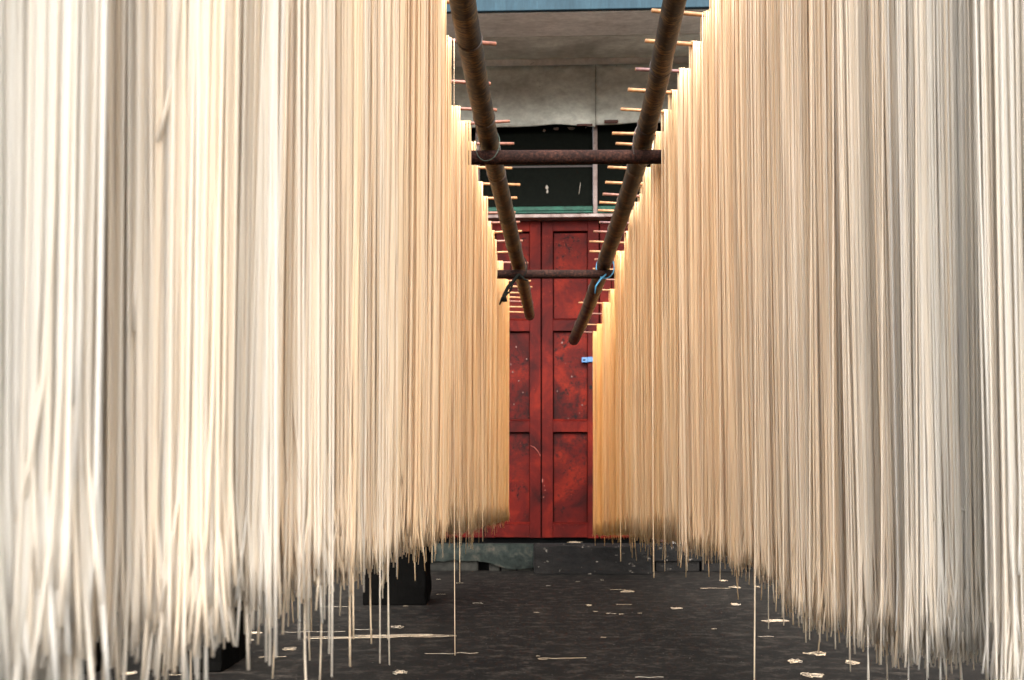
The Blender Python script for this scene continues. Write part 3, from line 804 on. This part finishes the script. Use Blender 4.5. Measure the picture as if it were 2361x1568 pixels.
def clear_of_bar(d):
    # curtains next to a crossbar hang just in front of it or just behind it
    x, y, x2, y2 = d
    if 3.47 < y < 3.54: k = 3.503 / y
    elif 3.54 <= y < 3.62: k = 3.612 / y
    else: return d
    return (x * k, y * k, x2 * k, y2 * k)
for sd_ in racks: racks[sd_] = [clear_of_bar(d) for d in racks[sd_]]
curtains = {}
for side, lst in racks.items():
    nb = 0; ref = None
    for i, dta in enumerate(lst):
        root, stick, kind = make_curtain(side, i, len(lst), dta)
        Y = dta[1]
        curtains[(side, i)] = root
        where = []
        n1 = sum(1 for q in lst if q[1] < 3.53); n2 = sum(1 for q in lst if q[1] < 5.47)
        nv = sum(1 for q in lst if q[1] < 2.6)
        if i < nv: ordn = ORD[i]; w = 'from the camera'
        elif i < n1: ordn = ORD[n1 - 1 - i]; w = 'before the nearer crossbar'
        elif i < n2: ordn = ORD[i - n1]; w = 'beyond the nearer crossbar'
        else: ordn = ORD[i - n2]; w = 'beyond the farther crossbar'
        tone = 'whitish' if Y < 1.2 else ('cream' if Y < 2.6 else ('pale yellow' if Y < 5 else 'golden'))
        tag(root, f'{tone} noodle curtain on the {side} rack, {ordn} {w}', 'noodles', f'noodle curtains hanging along the {side} rack')
        sc = {'stick_tan': 'tan', 'stick_red': 'reddish brown', 'stick_dark': 'dark brown'}[str(kind)]
        tag(stick, f'{sc} stick across the {side} bamboo pole, {ordn} {w}', 'stick', f'drying sticks across the {side} poles')

for side, lst in racks_near.items():
    for i, dta in enumerate(lst):
        root, stick, kind = make_curtain(side, 40 + i, 0, dta)
        tag(root, f'unseen noodle curtain at the near end of the {side} rack, just outside the picture', 'noodles', f'noodle curtains at the near end of the {side} rack')
        tag(stick, f'unseen stick at the near end of the {side} rack, just outside the picture', 'stick', f'drying sticks at the near end of the {side} rack')

# long single strands the photo shows, parts of the curtain they hang from
def straggler(side, px, y_top, y_end, width_px, dx=0, wav=.0):
    Yw = None
    best = None
    for i, dta in enumerate(racks[side]):
        x_at = (px - CX) * dta[1] / F
        s = (x_at - dta[0]) * (-1 if side == 'left' else 1)
        if s > -.012:
            best = i; break
    if best is None: return
    dta = racks[side][best]; root = curtains[(side, best)]
    Y = dta[1] - .02
    x0 = (px - CX) * Y / F; zt_ = EYE + (HZ - y_top) * Y / F; z1 = EYE + (HZ - y_end) * Y / F
    n_ = 16; uu = np.linspace(0, 1, n_)
    zt_ = SZ - .004
    # path in world, then into the curtain's frame
    xs_ = x0 + dx * Y / F * uu ** 5 + wav * np.sin(uu * 9 + px) * uu
    zs_ = zt_ + (z1 - zt_) * uu
    mw_ = Matrix.Translation(root.location) @ Matrix.Rotation(root.rotation_euler.z, 4, 'Z'); inv = mw_.inverted()
    p3 = np.array([tuple(inv @ Vector((xs_[k], Y, zs_[k]))) for k in range(n_)])
    r_ = max(.0007, width_px / 2 * Y / F)
    me = noodle_mesh(p3[None], np.array([min(r_, .0019)]), np.array([float(np.interp(Y, [.5, 1, 2.5, 5, 8], [.95, .85, .60, .35, .15]))]), 6, 'long_strand', (0, 1, 0))  # strand tint carries the same painted light by distance
    o = bpy.data.objects.new('long_strand', me); COL.objects.link(o); o.parent = root
for a in ((1047, 1180, 1511, 1.8, 2, 0), (1060, 1200, 1342, 1.8, 0, 0), (878, 1150, 1529, 3, -4, .0012), (888, 1150, 1533, 3, 8, -.0012), (893, 1150, 1474, 2.5, 2, .001),
          (882, 1160, 1380, 2.6, 2, .001), (770, 1180, 1560, 4.5, -5, .0), (762, 1180, 1507, 4, -3, 0), (610, 1200, 1525, 5, 4, .0), (628, 1200, 1534, 6, -6, 0), (638, 1200, 1515, 6, -2, 0),
          (632, 1200, 1490, 6, 2, 0), (690, 1250, 1472, 1.4, 0, 0), (803, 1200, 1376, 3, 0, .001), (843, 1200, 1365, 3, -3, .001), (748, 1200, 1428, 4, 0, 0), (715, 1200, 1457, 4, -4, 0),
          (471, 1200, 1590, 8, 4, 0), (455, 1200, 1572, 8, 3, .001), (700, 1200, 1380, 4, 3, .001), (915, 1180, 1330, 2.5, 0, 0), (1022, 1180, 1285, 1.8, -1, 0), (1112, 1150, 1248, 1.6, 1, 0)):
    straggler('left', *a)
for a in ((1742, 1180, 1600, 3.6, -3, 0), (1431, 1150, 1294, 1.6, 0, 0), (1504, 1150, 1332, 2.4, 4, 0), (1506, 1150, 1318, 1.8, 0, 0), (1533, 1200, 1317, 1.2, 0, 0), (1770, 1250, 1450, 1.8, 2, 0),
          (1870, 1250, 1475, 3, -4, .001), (1920, 1250, 1496, 3, 6, .001), (2035, 1300, 1532, 4, -4, 0), (2112, 1300, 1533, 4, 4, 0), (1568, 1200, 1298, 2, 0, .001), (1620, 1200, 1314, 2, 0, .001),
          (1660, 1200, 1337, 2, 1, .001), (1806, 1250, 1442, 2.6, 2, .001)):
    straggler('right', *a)

# ------------------------------------------------------------------ scraps of noodle on the ground
def scrap_mesh(kind, w, seed):
    rd = random.Random(seed); parts = []
    def path(p, r=.0011):
        # resample smoothly
        n_ = len(p); out = []
        for i in range(n_ - 1):
            p0 = p[max(i - 1, 0)]; p1 = p[i]; p2 = p[i + 1]; p3 = p[min(i + 2, n_ - 1)]
            for t_ in (0, .25, .5, .75):
                out.append(.5 * ((2 * p1) + (-p0 + p2) * t_ + (2 * p0 - 5 * p1 + 4 * p2 - p3) * t_ * t_ + (-p0 + 3 * p1 - 3 * p2 + p3) * t_ ** 3))
        out.append(p[-1]); return np.array([tuple(q) for q in out])
    arrs = []
    if kind == 'clump':
        for k in range(int(3 + rd.random() * 2)):
            cx, cy = rd.gauss(0, w * .10), rd.gauss(0, w * .16)
            a = rd.uniform(0, 6); la = w * rd.uniform(.18, .48); lb = w * rd.uniform(.05, .22); pp = []
            for i in range(9):
                t_ = a + i * rd.uniform(.6, .95)
                pp.append(Vector((cx + math.cos(t_) * la, cy + math.sin(t_) * lb * 2, .002 + rd.random() * .008 + k * .0006)))
            arrs.append(path(pp))
    elif kind == 'loops':
        for k in range(4):
            pp = []; x0 = -w / 2 + rd.random() * w * .1; x1 = w / 2 - rd.random() * w * .25
            yy = rd.gauss(0, .012)
            pp = [Vector((x0 + (x1 - x0) * i / 6, yy + rd.gauss(0, .010), .002 + k * .001)) for i in range(7)]
            pp += [Vector((x1 + .03, yy + .02, .003)), Vector((x1, yy + .045, .003))]
            pp += [Vector((x1 - (x1 - x0) * i / 5, yy + .04 + rd.gauss(0, .010), .003 + k * .001)) for i in range(1, 4)]
            arrs.append(path(pp))
    elif kind == 'strand':
        yy = 0; pp = [Vector((-w / 2 + w * i / 6, rd.gauss(0, w * .035), .0018)) for i in range(7)]
        if rd.random() < .5: pp = [pp[0] + Vector((w * .18, -.02, .001)), pp[0] + Vector((w * .06, -.03, .001))] + pp
        arrs.append(path(pp))
    else:   # arc
        pp = [Vector((math.cos(a) * w / 2, math.sin(a) * w * .5, .0018)) for a in np.linspace(.3, 2.4, 6)]
        arrs.append(path(pp))
    Ls = [len(a) for a in arrs]; mx_ = max(Ls)
    arrs = [np.array([a[int(round(i * (len(a) - 1) / (mx_ - 1)))] + (0, 0, i * 1e-6) for i in range(mx_)]) for a in arrs]
    return noodle_mesh(np.stack(arrs), np.full(len(arrs), .0006), np.array([rd.uniform(.5, .8) for _ in arrs]), 5, 'scrap', (0, 0, 1))
scraps = [
 ('clump', 1450, 1366, 50, 'flat tangle of dry noodles lying in front of the dark stone slab'),
 ('clump', 1561, 1405, 34, 'small noodle tangle lying right of the aisle middle, below the slab corner'),
 ('clump', 1695, 1396, 30, 'small noodle tangle on the ground just left of the longest hanging right strand'),
 ('clump', 1667, 1341, 28, 'small noodle scrap on the ground beside the step, under the right noodles'),
 ('clump', 1698, 1357, 34, 'brownish noodle scrap lying under the ragged right noodle ends'),
 ('strand', 1650, 1357, 70, 'long thin strand lying towards the brownish scrap under the right noodles'),
 ('clump', 1747, 1355, 18, 'tiny noodle crumb heap beside the long hanging right strand'),
 ('strand', 1425, 1360.5, 36, 'short straight strand lying just left of the tangle before the slab'),
 ('strand', 1438, 1394.7, 35, 'lone straight strand lying in the open middle of the aisle'),
 ('clump', 1358, 1398, 22, 'small pale noodle curl lying below the slab, left of the lone strand'),
 ('strand', 1296, 1519, 112, 'long bright strand with a hooked end lying low in the middle'),
 ('strand', 1497, 1563, 64, 'bright wavy strand at the bottom edge of the picture'),
 ('arc', 1391, 1472, 14, 'tiny bent noodle bit alone in the middle of the aisle floor'),
 ('arc', 1647, 1452, 12, 'tiny noodle bit lying near the longest hanging right strand'),
 ('clump', 1831, 1529, 46, 'noodle tangle near the bottom, first right of the longest hanging strand'),
 ('clump', 1884, 1511, 65, 'wide loose noodle tangle under the right noodles, uppermost of the lower right tangles'),
 ('clump', 1966, 1532, 46, 'round noodle tangle farthest right on the open ground'),
 ('clump', 1877, 1562, 75, 'large noodle tangle cut by the bottom edge on the right'),
 ('loops', 1783, 1434, 55, 'looped dry strands lying directly below the right noodle ends'),
 ('strand', 1766, 1469, 36, 'thin curved strand just right of the longest hanging strand'),
 ('arc', 1263, 1352, 12, 'small noodle curl close to the left corner of the dark slab'),
 ('arc', 1332, 1342, 11, 'noodle bit close to the foot of the dark slab, left one'),
 ('arc', 1388, 1338.6, 8, 'noodle bit close to the foot of the dark slab, right one'),
 ('arc', 1236, 1414, 16, 'curved noodle bit on the floor below the door seam'),
 ('arc', 1100, 1393, 28, 'shallow arc of noodle lying between the black block and the door seam'),
 ('loops', 880, 1471, 390, 'very long looped strands stretched across the floor in front of the black block'),
 ('strand', 722, 1458, 146, 'long thin strand lying left of the stretched loops'),
 ('strand', 838, 1453, 44, 'short strand lying just above the stretched loops'),
 ('clump', 914, 1449, 56, 'thin flat noodle scrap just above the middle of the stretched loops'),
 ('strand', 1041, 1508, 123, 'long straight strand lying under the thin hanging left strand'),
 ('strand', 629, 1516, 62, 'straight strand lying under the bundle of bright hanging strands'),
 ('clump', 925, 1555, 52, 'bright noodle tangle at the bottom centre left'),
 ('clump', 664, 1500.6, 37, 'small yellowish tangle beside the bundle of bright hanging strands'),
 ('clump', 566, 1478, 60, 'noodle tangle beside the rounded black block, lower one'),
 ('loops', 553, 1463, 75, 'flat looped strands beside the rounded black block, upper ones'),
 ('clump', 301, 1556, 50, 'noodle tangle at the left foot of the rounded black block'),
 ('strand', 407, 1558, 36, 'short strand lying at the front of the rounded black block'),
 ('strand', 770, 1400, 70, 'thin strand lying left of the far black block'),
 ('arc', 934, 1399, 14, 'tiny noodle bit at the foot of the far black block'),
 ('strand', 1017, 1371, 20, 'short noodle bit lying right of the far black block'),
 ('arc', 1010, 1337, 12, 'tiny noodle bit between the far black block and the step'),
 ('arc', 1240, 1515, 10, 'tiny noodle bit beside the hooked strand end'),
 ('strand', 1060, 1345, 16, 'short noodle bit in front of the broken step edge'),
]
for i, (k, px, py, wpx, lab) in enumerate(scraps):
    p_ = ground_at(px, py, .0)
    w = wpx * p_.y / F * (.8 if k == 'clump' else 1)
    o = bpy.data.objects.new('noodle_scrap', scrap_mesh(k, w, i * 7 + 3)); COL.objects.link(o)
    o.location = (p_.x, p_.y, .002); o.rotation_euler = (0, 0, random.uniform(-.12, .12))
    tag(o, lab, 'noodle scrap', 'noodle scraps fallen on the ground')
for (px, py) in ((1373, 1411), (1403, 1415), (1415, 1416), (1433, 1417), (1475, 1415)):
    p_ = ground_at(px, py)
    o = bpy.data.objects.new('noodle_scrap', scrap_mesh('strand', 11 * p_.y / F, int(px))); COL.objects.link(o)
    o.location = (p_.x, p_.y, .002); o.rotation_euler = (0, 0, random.uniform(-.6, .6))
    tag(o, 'tiny noodle bit in the row of bits across the middle of the aisle', 'noodle scrap', 'row of tiny noodle bits')
# one on the slab
p_ = ground_at(1329, 1252.5, .266)
o = bpy.data.objects.new('noodle_scrap', scrap_mesh('clump', 44 * p_.y / F, 99)); COL.objects.link(o)
o.location = (p_.x, p_.y - .02, .27); tag(o, 'pale noodle scrap lying on top of the dark slab at the doors', 'noodle scrap')
print('tris', sum(sum(len(p.vertices) - 2 for p in m.polygons) if len(m.polygons) < 2000 else len(m.polygons) * 2 for m in bpy.data.meshes))
